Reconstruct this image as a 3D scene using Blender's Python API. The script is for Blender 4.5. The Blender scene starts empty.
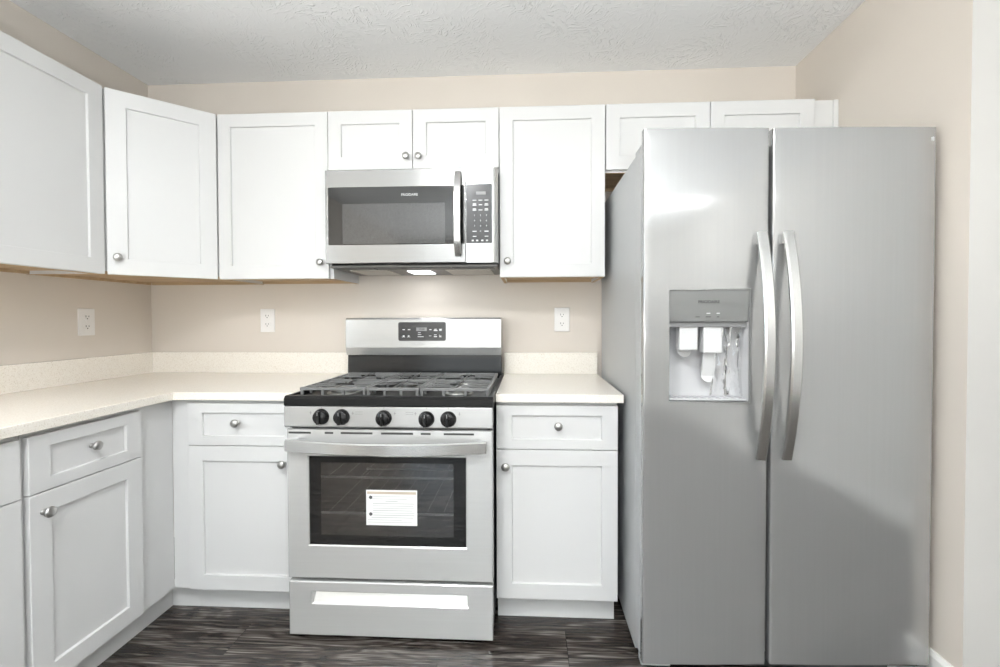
import bpy, bmesh, math, random
from mathutils import Vector, Matrix
random.seed(7)
S = bpy.context.scene
COL = S.collection
PI = math.pi

# ------------------------------------------------------------------ camera
cam_data = bpy.data.cameras.new('camera')
cam = bpy.data.objects.new('camera', cam_data)
COL.objects.link(cam)
PITCH, YAW, ROLL = -0.0174033, 0.0507754, -0.0024757
F_PX, SX, SY = 449.966, 4.6486, -7.4173
fwd = Vector((-math.sin(YAW) * math.cos(PITCH), math.cos(YAW) * math.cos(PITCH), math.sin(PITCH)))
rgt = Vector((math.cos(YAW), math.sin(YAW), 0))
upv = rgt.cross(fwd)
r2 = math.cos(ROLL) * rgt + math.sin(ROLL) * upv
u2 = -math.sin(ROLL) * rgt + math.cos(ROLL) * upv
m = Matrix((r2, u2, -fwd)).transposed().to_4x4()
m.translation = Vector((0.88326, -2.33998, 1.19059))
cam.matrix_world = m
cam_data.sensor_fit = 'HORIZONTAL'
cam_data.sensor_width = 36.0
cam_data.lens = F_PX * 36.0 / 1000.0
cam_data.shift_x = -SX / 1000.0
cam_data.shift_y = SY / 1000.0
cam_data.clip_start = 0.02
S.camera = cam

# ------------------------------------------------------------------ world, lamps, exposure
W = bpy.data.worlds.new('daylight')
S.world = W
W.use_nodes = True
bgn = W.node_tree.nodes['Background']
# sky above the horizon; added brighter glow below it to light the ceiling
_tc = W.node_tree.nodes.new('ShaderNodeTexCoord')
_sp = W.node_tree.nodes.new('ShaderNodeSeparateXYZ')
_rp = W.node_tree.nodes.new('ShaderNodeValToRGB')
W.node_tree.links.new(_tc.outputs['Generated'], _sp.inputs[0])
W.node_tree.links.new(_sp.outputs['Z'], _rp.inputs['Fac'])
_rp.color_ramp.elements[0].position = 0.0; _rp.color_ramp.elements[0].color = (1.0, 0.97, 0.93, 1)
_rp.color_ramp.elements[1].position = 0.03; _rp.color_ramp.elements[1].color = (0.34, 0.38, 0.42, 1)
W.node_tree.links.new(_rp.outputs['Color'], bgn.inputs[0])
bgn.inputs[1].default_value = 13.0
S.view_settings.view_transform = 'Standard'
S.view_settings.look = 'None'
S.view_settings.gamma = 1.0
S.view_settings.use_curve_mapping = False
S.view_settings.exposure = 0.15
KITCHEN_LAMP = 145.0      # emission strength of the dome over the kitchen
LIVING_LAMP = 30.0       # emission strength of the domes in the room behind the camera
COOK_LAMP = 0.35         # watts of the cooktop lamp under the microwave

fl = bpy.data.lights.new('added_bounce_light', 'AREA')       # added bounce light, unseen behind the camera, to brighten the room
fl.shape = 'DISK'; fl.size = 0.35; fl.energy = 150.0; fl.color = (0.93, 0.98, 1.0)
flo = bpy.data.objects.new('added_bounce_light', fl); COL.objects.link(flo)
flo.location = (0.95, -4.3, 1.0); flo.rotation_euler = (PI, 0, 0)
# ------------------------------------------------------------------ room dimensions
XL, XR, H = -1.1519, 2.2226, 2.4468
YR = -0.90               # end of the short right wall
XS = 3.20                # side wall of the room beyond
YF = -5.6                # wall behind the camera

# ------------------------------------------------------------------ materials
def new_mat(name):
    mt = bpy.data.materials.new(name)
    mt.use_nodes = True
    nt = mt.node_tree
    return mt, nt, nt.nodes['Principled BSDF']

def nd(nt, typ, **kw):
    n = nt.nodes.new(typ)
    for k, v in kw.items():
        if k in n.inputs.keys():
            n.inputs[k].default_value = v
        else:
            setattr(n, k, v)
    return n

def coords(nt, scale=(1, 1, 1), kind='Object', rot=(0, 0, 0)):
    tc = nd(nt, 'ShaderNodeTexCoord')
    mp = nd(nt, 'ShaderNodeMapping')
    mp.inputs['Scale'].default_value = scale
    mp.inputs['Rotation'].default_value = rot
    nt.links.new(tc.outputs[kind], mp.inputs['Vector'])
    return mp.outputs['Vector']

def ramp(nt, src, stops):
    r = nd(nt, 'ShaderNodeValToRGB')
    els = r.color_ramp.elements
    while len(els) < len(stops):
        els.new(0.5)
    for e, (p, c) in zip(els, stops):
        e.position = p
        e.color = (c[0], c[1], c[2], 1) if len(c) == 3 else c
    nt.links.new(src, r.inputs['Fac'])
    return r.outputs['Color']

def bump(nt, bs, height, strength, dist=0.002):
    b = nd(nt, 'ShaderNodeBump')
    b.inputs['Strength'].default_value = strength
    b.inputs['Distance'].default_value = dist
    nt.links.new(height, b.inputs['Height'])
    nt.links.new(b.outputs['Normal'], bs.inputs['Normal'])

def plain(name, col, rough=0.5, metal=0.0, coat=0.0, spec=0.5):
    mt, nt, bs = new_mat(name)
    bs.inputs['Base Color'].default_value = (*col, 1)
    bs.inputs['Roughness'].default_value = rough
    bs.inputs['Metallic'].default_value = metal
    bs.inputs['Specular IOR Level'].default_value = spec
    if coat:
        bs.inputs['Coat Weight'].default_value = coat
        bs.inputs['Coat Roughness'].default_value = 0.05
    return mt

def painted(name, col, rough, nscale, strength, var=0.03):
    mt, nt, bs = new_mat(name)
    v = coords(nt)
    n = nd(nt, 'ShaderNodeTexNoise', Scale=nscale, Detail=3.0)
    nt.links.new(v, n.inputs['Vector'])
    n2 = nd(nt, 'ShaderNodeTexNoise', Scale=1.3, Detail=2.0)
    nt.links.new(v, n2.inputs['Vector'])
    c = ramp(nt, n2.outputs['Fac'], [(0.3, [x * (1 - var) for x in col]), (0.7, [min(1, x * (1 + var)) for x in col])])
    nt.links.new(c, bs.inputs['Base Color'])
    bs.inputs['Roughness'].default_value = rough
    bump(nt, bs, n.outputs['Fac'], strength)
    return mt

def brushed(name, col, rough, aniso, grain, rot=0.0, metal=0.5, vary=0.05):
    """Brushed steel: grain is the noise stretch; the tangent runs round the vertical axis."""
    mt, nt, bs = new_mat(name)
    v = coords(nt, grain)
    n = nd(nt, 'ShaderNodeTexNoise', Scale=1.0, Detail=4.0)
    nt.links.new(v, n.inputs['Vector'])
    c = ramp(nt, n.outputs['Fac'], [(0.3, [x * 0.985 for x in col]), (0.7, [min(1, x * 1.015) for x in col])])
    nt.links.new(c, bs.inputs['Base Color'])
    bs.inputs['Metallic'].default_value = metal
    v2 = coords(nt, (3, 3, 3))
    n2 = nd(nt, 'ShaderNodeTexNoise', Scale=1.0, Detail=3.0)
    nt.links.new(v2, n2.inputs['Vector'])
    mr = nd(nt, 'ShaderNodeMapRange')
    mr.inputs['To Min'].default_value = rough - vary
    mr.inputs['To Max'].default_value = rough + vary
    nt.links.new(n2.outputs['Fac'], mr.inputs['Value'])
    nt.links.new(mr.outputs['Result'], bs.inputs['Roughness'])
    bs.inputs['Anisotropic'].default_value = aniso
    bs.inputs['Anisotropic Rotation'].default_value = rot
    tg = nd(nt, 'ShaderNodeTangent', direction_type='RADIAL', axis='Z')
    nt.links.new(tg.outputs['Tangent'], bs.inputs['Tangent'])
    return mt

WALL = painted('wall_paint', (0.69, 0.63, 0.565), 0.75, 260, 0.05)
WALL_G = painted('return_wall_grey', (0.57, 0.555, 0.53), 0.75, 260, 0.05)
WALL_B = painted('wall_paint_beyond', (0.64, 0.625, 0.60), 0.75, 260, 0.05)
WHITE = painted('white_cabinet_paint', (0.66, 0.658, 0.653), 0.34, 90, 0.01, 0.006)
TRIM = painted('white_trim_paint', (0.86, 0.85, 0.82), 0.4, 90, 0.01, 0.006)

def make_ceiling_mat():
    mt, nt, bs = new_mat('ceiling_stomp_texture')
    bs.inputs['Base Color'].default_value = (0.93, 0.935, 0.94, 1)
    bs.inputs['Roughness'].default_value = 0.9
    v = coords(nt)
    wob = nd(nt, 'ShaderNodeTexNoise', Scale=9.0, Detail=2.0)
    nt.links.new(v, wob.inputs['Vector'])
    mx = nd(nt, 'ShaderNodeMix', data_type='VECTOR')
    mx.inputs[0].default_value = 0.10
    nt.links.new(v, mx.inputs[4]); nt.links.new(wob.outputs['Color'], mx.inputs[5])
    vo = nd(nt, 'ShaderNodeTexVoronoi', Scale=14.0)
    nt.links.new(mx.outputs[1], vo.inputs['Vector'])
    sep = nd(nt, 'ShaderNodeSeparateColor')
    nt.links.new(vo.outputs['Color'], sep.inputs['Color'])
    ang = nd(nt, 'ShaderNodeMath', operation='MULTIPLY'); ang.inputs[1].default_value = 6.283
    nt.links.new(sep.outputs[0], ang.inputs[0])
    vr = nd(nt, 'ShaderNodeVectorRotate', rotation_type='Z_AXIS')
    nt.links.new(mx.outputs[1], vr.inputs['Vector']); nt.links.new(ang.outputs[0], vr.inputs['Angle'])
    mp = nd(nt, 'ShaderNodeMapping'); mp.inputs['Scale'].default_value = (130, 22, 40)
    nt.links.new(vr.outputs['Vector'], mp.inputs['Vector'])
    n = nd(nt, 'ShaderNodeTexNoise', Scale=1.0, Detail=2.0)
    nt.links.new(mp.outputs['Vector'], n.inputs['Vector'])
    r = ramp(nt, n.outputs['Fac'], [(0.52, (0, 0, 0)), (0.66, (1, 1, 1))])
    mask = nd(nt, 'ShaderNodeTexNoise', Scale=3.2, Detail=1.0)
    nt.links.new(v, mask.inputs['Vector'])
    mk = ramp(nt, mask.outputs['Fac'], [(0.38, (0.15,) * 3), (0.6, (1, 1, 1))])
    mul = nd(nt, 'ShaderNodeMath', operation='MULTIPLY')
    nt.links.new(r, mul.inputs[0]); nt.links.new(mk, mul.inputs[1])
    bump(nt, bs, mul.outputs[0], 0.6, 0.005)
    return mt
CEIL = make_ceiling_mat()

def make_floor_mat():
    mt, nt, bs = new_mat('dark_wood_planks')
    v = coords(nt)
    br = nd(nt, 'ShaderNodeTexBrick')
    br.inputs['Scale'].default_value = 1.0
    br.inputs['Brick Width'].default_value = 1.22
    br.inputs['Row Height'].default_value = 0.18
    br.inputs['Mortar Size'].default_value = 0.0009
    br.inputs['Mortar Smooth'].default_value = 0.2
    br.inputs['Color1'].default_value = (0.0, 0.0, 0.0, 1)
    br.inputs['Color2'].default_value = (1, 1, 1, 1)
    br.inputs['Mortar'].default_value = (0.5, 0.5, 0.5, 1)
    br.offset = 0.37
    nt.links.new(v, br.inputs['Vector'])
    # grain: offset every plank so that the figure does not run across the joints
    off = nd(nt, 'ShaderNodeVectorMath', operation='MULTIPLY')
    off.inputs[1].default_value = (7.3, 3.1, 5.7)
    nt.links.new(br.outputs['Color'], off.inputs[0])
    add = nd(nt, 'ShaderNodeVectorMath', operation='ADD')
    nt.links.new(v, add.inputs[0]); nt.links.new(off.outputs[0], add.inputs[1])
    mp = nd(nt, 'ShaderNodeMapping'); mp.inputs['Scale'].default_value = (1.6, 9, 1)
    nt.links.new(add.outputs[0], mp.inputs['Vector'])
    n1 = nd(nt, 'ShaderNodeTexNoise', Scale=1.4, Detail=3.0, Distortion=0.9)
    nt.links.new(mp.outputs['Vector'], n1.inputs['Vector'])
    wv = nd(nt, 'ShaderNodeMath', operation='MULTIPLY'); wv.inputs[1].default_value = 34.0
    nt.links.new(n1.outputs['Fac'], wv.inputs[0])
    sn = nd(nt, 'ShaderNodeMath', operation='SINE')
    nt.links.new(wv.outputs[0], sn.inputs[0])
    mp2 = nd(nt, 'ShaderNodeMapping'); mp2.inputs['Scale'].default_value = (4.5, 170, 1)
    nt.links.new(add.outputs[0], mp2.inputs['Vector'])
    n2 = nd(nt, 'ShaderNodeTexNoise', Scale=1.0, Detail=4.0)
    nt.links.new(mp2.outputs['Vector'], n2.inputs['Vector'])
    a = nd(nt, 'ShaderNodeMath', operation='MULTIPLY_ADD')
    a.inputs[1].default_value = 0.115
    nt.links.new(sn.outputs[0], a.inputs[0]); nt.links.new(n2.outputs['Fac'], a.inputs[2])
    c = ramp(nt, a.outputs[0], [(0.27, (0.010, 0.008, 0.0075)), (0.45, (0.037, 0.030, 0.026)),
                                (0.58, (0.066, 0.054, 0.047)), (0.68, (0.12, 0.107, 0.098)), (0.82, (0.26, 0.24, 0.222))])
    sepb = nd(nt, 'ShaderNodeMapRange'); sepb.inputs['To Min'].default_value = 0.85; sepb.inputs['To Max'].default_value = 1.15
    nt.links.new(br.outputs['Color'], sepb.inputs['Value'])
    mul = nd(nt, 'ShaderNodeVectorMath', operation='SCALE')
    nt.links.new(c, mul.inputs[0]); nt.links.new(sepb.outputs['Result'], mul.inputs['Scale'])
    dk = nd(nt, 'ShaderNodeMix', data_type='RGBA')
    nt.links.new(br.outputs['Fac'], dk.inputs[0])
    nt.links.new(mul.outputs[0], dk.inputs[6]); dk.inputs[7].default_value = (0.012, 0.011, 0.010, 1)
    nt.links.new(dk.outputs[2], bs.inputs['Base Color'])
    bs.inputs['Roughness'].default_value = 0.27
    bump(nt, bs, a.outputs[0], 0.10, 0.002)
    return mt
FLOOR = make_floor_mat()

def make_quartz():
    mt, nt, bs = new_mat('cream_quartz')
    v = coords(nt)
    n = nd(nt, 'ShaderNodeTexNoise', Scale=230.0, Detail=3.0)
    nt.links.new(v, n.inputs['Vector'])
    vo = nd(nt, 'ShaderNodeTexVoronoi', Scale=150.0)
    nt.links.new(v, vo.inputs['Vector'])
    c1 = ramp(nt, n.outputs['Fac'], [(0.25, (0.68, 0.61, 0.52)), (0.42, (0.86, 0.81, 0.73)), (0.7, (0.91, 0.87, 0.80))])
    c2 = ramp(nt, vo.outputs['Distance'], [(0.06, (0.50, 0.44, 0.36)), (0.16, (1, 1, 1))])
    mx = nd(nt, 'ShaderNodeMix', data_type='RGBA', blend_type='MULTIPLY')
    mx.inputs[0].default_value = 0.18
    nt.links.new(c1, mx.inputs[6]); nt.links.new(c2, mx.inputs[7])
    nt.links.new(mx.outputs[2], bs.inputs['Base Color'])
    bs.inputs['Roughness'].default_value = 0.22
    return mt
QUARTZ = make_quartz()

def make_wood():
    mt, nt, bs = new_mat('raw_cabinet_wood')
    v = coords(nt, (3, 40, 40))
    n = nd(nt, 'ShaderNodeTexNoise', Scale=1.0, Detail=4.0)
    nt.links.new(v, n.inputs['Vector'])
    c = ramp(nt, n.outputs['Fac'], [(0.3, (0.42, 0.29, 0.165)), (0.7, (0.56, 0.41, 0.255))])
    nt.links.new(c, bs.inputs['Base Color'])
    bs.inputs['Roughness'].default_value = 0.6
    return mt
WOOD = make_wood()

STEEL_F = brushed('brushed_steel_doors', (0.43, 0.43, 0.427), 0.13, 0.93, (120, 120, 2), rot=0.0, metal=0.66, vary=0.01)
STEEL_H = brushed('brushed_steel_range', (0.52, 0.52, 0.515), 0.26, 0.5, (2, 2, 120), rot=0.25, metal=0.55, vary=0.0)
STEEL_D = brushed('brushed_steel_oven', (0.66, 0.66, 0.65), 0.26, 0.5, (2, 2, 120), rot=0.25, metal=0.5, vary=0.0)
STEEL_B = plain('satin_handle', (0.72, 0.72, 0.71), 0.22, 0.85)
STEEL_M = brushed('brushed_steel_microwave', (0.33, 0.33, 0.327), 0.24, 0.5, (2, 2, 120), rot=0.25, metal=0.7, vary=0.0)
STEEL_P = plain('steel_satin', (0.66, 0.66, 0.65), 0.24, 1.0)
NICKEL = plain('brushed_nickel', (0.50, 0.495, 0.48), 0.36, 1.0)
FR_SIDE = painted('grey_enamel_side', (0.47, 0.48, 0.485), 0.42, 600, 0.12, 0.01)
BLACK = plain('black_enamel', (0.012, 0.012, 0.012), 0.16, 0, 0.0, 0.4)
BLACKM = plain('black_plastic', (0.02, 0.02, 0.02), 0.45)
IRON = plain('cast_iron', (0.17, 0.17, 0.168), 0.34)
TOPBLACK = plain('cooktop_enamel', (0.010, 0.010, 0.010), 0.34, 0, 0.0, 0.25)
GLASSB = plain('black_glass', (0.012, 0.012, 0.012), 0.04, 0, 0.4)
KEYS = plain('key_panel', (0.035, 0.035, 0.036), 0.22)
MARK = plain('pale_print', (0.72, 0.72, 0.72), 0.5)
DARKP = plain('dark_print', (0.06, 0.06, 0.06), 0.5)
GREYD = plain('grey_display', (0.22, 0.22, 0.22), 0.3)
PAPER = plain('paper', (0.82, 0.82, 0.81), 0.6)
ORANGE = plain('orange_print', (0.50, 0.42, 0.33), 0.6)
INKG = plain('grey_print', (0.48, 0.48, 0.47), 0.6)
PLATE = plain('white_plastic', (0.84, 0.82, 0.80), 0.35)
SLOTM = plain('dark_slot', (0.03, 0.028, 0.026), 0.6)
ALU = plain('burner_aluminium', (0.36, 0.36, 0.35), 0.4, 1.0)
DISP_P = plain('dispenser_grey', (0.24, 0.24, 0.236), 0.35, 0.3)
DISP_C = plain('dispenser_lining', (0.55, 0.55, 0.56), 0.14, 0.0)
PADDLE = plain('paddle_plastic', (0.66, 0.66, 0.66), 0.12)
DARKGAP = plain('gap_shade', (0.03, 0.03, 0.03), 0.7)  # dark colour for the shade inside gaps and open slots
DISP_D = plain('dark_grey_metal', (0.10, 0.095, 0.09), 0.35, 0.5)
CAVITY = plain('oven_lining', (0.07, 0.07, 0.072), 0.4)
CHROME = plain('rack_chrome', (0.85, 0.85, 0.84), 0.4, 0.2)
FILTER = plain('filter_mesh', (0.50, 0.48, 0.45), 0.4, 0.8)

def tinted(name, tint, mix, rough=0.03):
    mt, nt, bs = new_mat(name)
    bs.inputs['Base Color'].default_value = (0.015, 0.015, 0.015, 1)
    bs.inputs['Roughness'].default_value = rough
    tr = nd(nt, 'ShaderNodeBsdfTransparent')
    tr.inputs['Color'].default_value = (*tint, 1)
    mx = nd(nt, 'ShaderNodeMixShader')
    mx.inputs[0].default_value = mix
    out = [n for n in nt.nodes if n.type == 'OUTPUT_MATERIAL'][0]
    nt.links.new(tr.outputs[0], mx.inputs[1]); nt.links.new(bs.outputs[0], mx.inputs[2])
    nt.links.new(mx.outputs[0], out.inputs['Surface'])
    return mt
OVENGLASS = tinted('oven_pane', (0.8, 0.8, 0.8), 0.42)
_b = OVENGLASS.node_tree.nodes['Principled BSDF']
_b.inputs['Metallic'].default_value = 1.0; _b.inputs['Base Color'].default_value = (0.46, 0.46, 0.46, 1)
DOORGLASS = tinted('tinted_door_pane', (0.62, 0.63, 0.63), 0.06)  # tint dims the daylight through the added glass door
WINGLASS = tinted('window_pane', (0.95, 0.97, 0.97), 0.06)

def make_screen():
    mt, nt, bs = new_mat('microwave_screen')
    v = coords(nt, (1, 1, 1))
    vo = nd(nt, 'ShaderNodeTexVoronoi', Scale=420.0)
    nt.links.new(v, vo.inputs['Vector'])
    c = ramp(nt, vo.outputs['Distance'], [(0.25, (0.02, 0.02, 0.02)), (0.5, (0.07, 0.07, 0.07))])
    nt.links.new(c, bs.inputs['Base Color'])
    bs.inputs['Roughness'].default_value = 0.09
    bs.inputs['Coat Weight'].default_value = 0.6
    bs.inputs['Coat Roughness'].default_value = 0.04
    return mt
SCREEN = make_screen()

def make_film():
    mt, nt, bs = new_mat('clear_film')
    out = [n for n in nt.nodes if n.type == 'OUTPUT_MATERIAL'][0]
    nt.nodes.remove(bs)
    tr = nd(nt, 'ShaderNodeBsdfTransparent'); tr.inputs['Color'].default_value = (0.97, 0.97, 0.97, 1)
    gl = nd(nt, 'ShaderNodeBsdfGlossy'); gl.inputs['Roughness'].default_value = 0.06
    fr = nd(nt, 'ShaderNodeFresnel'); fr.inputs['IOR'].default_value = 1.6
    mx = nd(nt, 'ShaderNodeMixShader')
    nt.links.new(fr.outputs[0], mx.inputs[0])
    nt.links.new(tr.outputs[0], mx.inputs[1]); nt.links.new(gl.outputs[0], mx.inputs[2])
    nt.links.new(mx.outputs[0], out.inputs['Surface'])
    return mt
FILM = make_film()

def emit(name, col, strength):
    mt, nt, bs = new_mat(name)
    bs.inputs['Base Color'].default_value = (0.9, 0.9, 0.9, 1)
    bs.inputs['Emission Color'].default_value = (*col, 1)
    bs.inputs['Emission Strength'].default_value = strength
    return mt
LAMP_K = emit('kitchen_lamp_glass', (0.97, 0.985, 1.0), KITCHEN_LAMP)
LAMP_L = emit('living_lamp_glass', (0.97, 0.985, 1.0), LIVING_LAMP)
LAMP_C = emit('cooktop_lamp_lens', (0.95, 0.97, 1.0), 3.0)

# ------------------------------------------------------------------ mesh helpers
class MB:
    """Collects shapes in world coordinates and links them as one mesh object."""
    def __init__(self):
        self.bm = bmesh.new()
        self.mi = 0
    def _faces(self, vs, fs, smooth=False):
        bv = [self.bm.verts.new(v) for v in vs]
        out = []
        for f in fs:
            try:
                fc = self.bm.faces.new([bv[i] for i in f])
                fc.material_index = self.mi
                fc.smooth = smooth
                out.append(fc)
            except ValueError:
                pass
        return bv, out
    def box(self, x0, x1, y0, y1, z0, z1, bev=0.0, seg=2):
        x0, x1 = sorted((x0, x1)); y0, y1 = sorted((y0, y1)); z0, z1 = sorted((z0, z1))
        vs = [(x, y, z) for z in (z0, z1) for y in (y0, y1) for x in (x0, x1)]
        fs = [(0, 2, 3, 1), (4, 5, 7, 6), (0, 1, 5, 4), (2, 6, 7, 3), (0, 4, 6, 2), (1, 3, 7, 5)]
        bv, out = self._faces(vs, fs)
        if bev:
            ed = list({e for f in out for e in f.edges})
            r = bmesh.ops.bevel(self.bm, geom=ed, offset=bev, segments=seg, affect='EDGES', profile=0.5)
            for f in r['faces']:
                f.material_index = self.mi
        return self
    def quad(self, a, b, c, d):
        self._faces([a, b, c, d], [(0, 1, 2, 3)])
        return self
    def prism(self, pts, axis, a0, a1, bev=0.0, smooth=False):
        """pts: outline in the two other axes (in xyz order), extruded along axis from a0 to a1."""
        def mk(p, a):
            if axis == 'x': return (a, p[0], p[1])
            if axis == 'y': return (p[0], a, p[1])
            return (p[0], p[1], a)
        n = len(pts)
        vs = [mk(p, a0) for p in pts] + [mk(p, a1) for p in pts]
        fs = [tuple(range(n))[::-1], tuple(range(n, 2 * n))] + [(i, (i + 1) % n, n + (i + 1) % n, n + i) for i in range(n)]
        bv, out = self._faces(vs, fs)
        bmesh.ops.recalc_face_normals(self.bm, faces=out)
        if bev:
            ed = list({e for f in out for e in f.edges})
            r = bmesh.ops.bevel(self.bm, geom=ed, offset=bev, segments=2, affect='EDGES', profile=0.5)
            for f in r['faces']:
                f.material_index = self.mi
        return self
    def lathe(self, prof, c, axis, n=24, sx=1.0, sy=1.0):
        """prof: (radius, height along axis) pairs; axis: unit Vector."""
        axis = Vector(axis).normalized()
        h = Vector((0, 0, 1)) if abs(axis.z) < 0.9 else Vector((1, 0, 0))
        u = axis.cross(h).normalized(); v = axis.cross(u)
        c = Vector(c)
        vs, fs = [], []
        for r, t in prof:
            for k in range(n):
                a = 2 * PI * k / n
                vs.append(c + axis * t + u * (r * sx * math.cos(a)) + v * (r * sy * math.sin(a)))
        for i in range(len(prof) - 1):
            for k in range(n):
                k2 = (k + 1) % n
                fs.append((i * n + k, i * n + k2, (i + 1) * n + k2, (i + 1) * n + k))
        bv, out = self._faces(vs, fs, True)
        e0, e1 = prof[0], prof[-1]
        caps = []
        for idx in (0, len(prof) - 1):
            if prof[idx][0] > 1e-5:
                f = self.bm.faces.new(bv[idx * n:(idx + 1) * n]); f.material_index = self.mi
                caps.append(f)
        bmesh.ops.recalc_face_normals(self.bm, faces=out + caps)
        return self
    def sweep(self, path, w, t, side, smooth=True):
        """A flat bar: rectangle w (along side) by t, swept along path with rounded corners."""
        side = Vector(side).normalized()
        path = [Vector(p) for p in path]
        b = min(w, t) * 0.30
        sec = [(-w/2+b, -t/2), (w/2-b, -t/2), (w/2, -t/2+b), (w/2, t/2-b), (w/2-b, t/2), (-w/2+b, t/2), (-w/2, t/2-b), (-w/2, -t/2+b)]
        vs, fs = [], []
        n = len(sec)
        for i, p in enumerate(path):
            d = (path[min(i+1, len(path)-1)] - path[max(i-1, 0)]).normalized()
            nn = d.cross(side).normalized()
            for a, c in sec:
                vs.append(p + side * a + nn * c)
        for i in range(len(path) - 1):
            for k in range(n):
                k2 = (k + 1) % n
                fs.append((i*n+k, i*n+k2, (i+1)*n+k2, (i+1)*n+k))
        fs += [tuple(range(n)), tuple(range((len(path)-1)*n, len(path)*n))]
        bv, out = self._faces(vs, fs, smooth)
        for f in out[-2:]: f.smooth = False
        bmesh.ops.recalc_face_normals(self.bm, faces=out)
        return self
    def bar(self, a, b, w, h, bev=0.0015):
        """A rectangular bar between two points at the same height (w across, h tall)."""
        a, b = Vector(a), Vector(b)
        d = (b - a).normalized()
        s = Vector((-d.y, d.x, 0)).normalized() * (w / 2)
        z = Vector((0, 0, h / 2))
        vs = [a - s - z, a + s - z, a + s + z, a - s + z, b - s - z, b + s - z, b + s + z, b - s + z]
        bv, out = self._faces(vs, [(0, 1, 2, 3), (7, 6, 5, 4), (0, 4, 5, 1), (1, 5, 6, 2), (2, 6, 7, 3), (3, 7, 4, 0)])
        bmesh.ops.recalc_face_normals(self.bm, faces=out)
        if bev:
            ed = list({e for f in out for e in f.edges})
            bmesh.ops.bevel(self.bm, geom=ed, offset=bev, segments=2, affect='EDGES', profile=0.5)
        return self
    def tube(self, path, r, n=10):
        path = [Vector(p) for p in path]
        vs, fs = [], []
        for i, p in enumerate(path):
            d = (path[min(i+1, len(path)-1)] - path[max(i-1, 0)]).normalized()
            h = Vector((0, 0, 1)) if abs(d.z) < 0.9 else Vector((1, 0, 0))
            u = d.cross(h).normalized(); v = d.cross(u)
            for k in range(n):
                a = 2*PI*k/n
                vs.append(p + u*r*math.cos(a) + v*r*math.sin(a))
        for i in range(len(path)-1):
            for k in range(n):
                k2 = (k+1) % n
                fs.append((i*n+k, i*n+k2, (i+1)*n+k2, (i+1)*n+k))
        fs += [tuple(range(n)), tuple(range((len(path)-1)*n, len(path)*n))]
        bv, out = self._faces(vs, fs, True)
        bmesh.ops.recalc_face_normals(self.bm, faces=out)
        return self
    def recalc(self):
        bmesh.ops.recalc_face_normals(self.bm, faces=self.bm.faces[:])
        return self
    def build(self, name, mats, parent=None):
        if not isinstance(mats, (list, tuple)): mats = [mats]
        me = bpy.data.meshes.new(name)
        vs = [v.co for v in self.bm.verts]
        lo = Vector([min(v[i] for v in vs) for i in range(3)]); hi = Vector([max(v[i] for v in vs) for i in range(3)])
        base = Vector(((lo.x + hi.x) / 2, (lo.y + hi.y) / 2, lo.z))
        bmesh.ops.translate(self.bm, verts=self.bm.verts[:], vec=-base)
        self.bm.normal_update()
        for e in self.bm.edges:      # keep shading breaks at real corners
            fs = e.link_faces
            if len(fs) != 2 or fs[0].smooth != fs[1].smooth or e.calc_face_angle(0) > 0.75:
                e.smooth = False
        self.bm.to_mesh(me); self.bm.free()
        for mt in mats: me.materials.append(mt)
        o = bpy.data.objects.new(name, me)
        COL.objects.link(o)
        pw = Vector((0, 0, 0))
        q = parent
        while q is not None:
            pw += q.location; q = q.parent
        if parent is not None: o.parent = parent
        o.location = base - pw
        return o

def tag(o, label, cat, group=None):
    o['label'] = label; o['category'] = cat
    if group: o['group'] = group
    return o

def thing(name, label, cat, loc, group=None):
    o = bpy.data.objects.new(name, None)
    o.empty_display_size = 0.1
    COL.objects.link(o); o.location = loc
    return tag(o, label, cat, group)

def struct(o):
    o['kind'] = 'structure'; return o

def lettering(name, text, size, origin, ux, uz, mat, parent, align='CENTER', label=None):
    """Text as a mesh: ux = reading direction, uz = up direction, origin = middle of the baseline."""
    cu = bpy.data.curves.new(name, 'FONT')
    cu.body = text; cu.size = size; cu.align_x = align; cu.align_y = 'CENTER'; cu.extrude = 0.00025
    t = bpy.data.objects.new(name + '_curve', cu)
    COL.objects.link(t)
    dg = bpy.context.evaluated_depsgraph_get()
    me = bpy.data.meshes.new_from_object(t.evaluated_get(dg))
    bpy.data.objects.remove(t)
    ux, uz = Vector(ux).normalized(), Vector(uz).normalized()
    un = ux.cross(uz)
    M = Matrix((ux, uz, un)).transposed().to_4x4()
    M.translation = Vector(origin)
    me.transform(M)
    mb = MB(); mb.bm.from_mesh(me)
    for f in mb.bm.faces: f.material_index = 0
    bpy.data.meshes.remove(me)
    return mb.build(name, mat, parent)

# ------------------------------------------------------------------ room shell
T = 0.12
struct(MB().box(XL - T, XS + T, YF - T, 0 + T, -0.1, 0.0).build('floor', FLOOR))
struct(MB().box(XL - T, XS + T, YF - T, 0 + T, H, H + 0.1).build('ceiling', CEIL))
struct(MB().box(XL - T, XR + T, 0.0, T, 0.0, H).build('wall_back', WALL))
WY0, WY1, WZA, WZB = -2.95, -1.80, 1.02, 2.12
mb = MB().box(XL - T, XL, YF - T, WY0, 0.0, H).box(XL - T, XL, WY1, 0.0, 0.0, H)
mb.box(XL - T, XL, WY0, WY1, 0, WZA).box(XL - T, XL, WY0, WY1, WZB, H)
struct(mb.build('wall_left', WALL))
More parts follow.
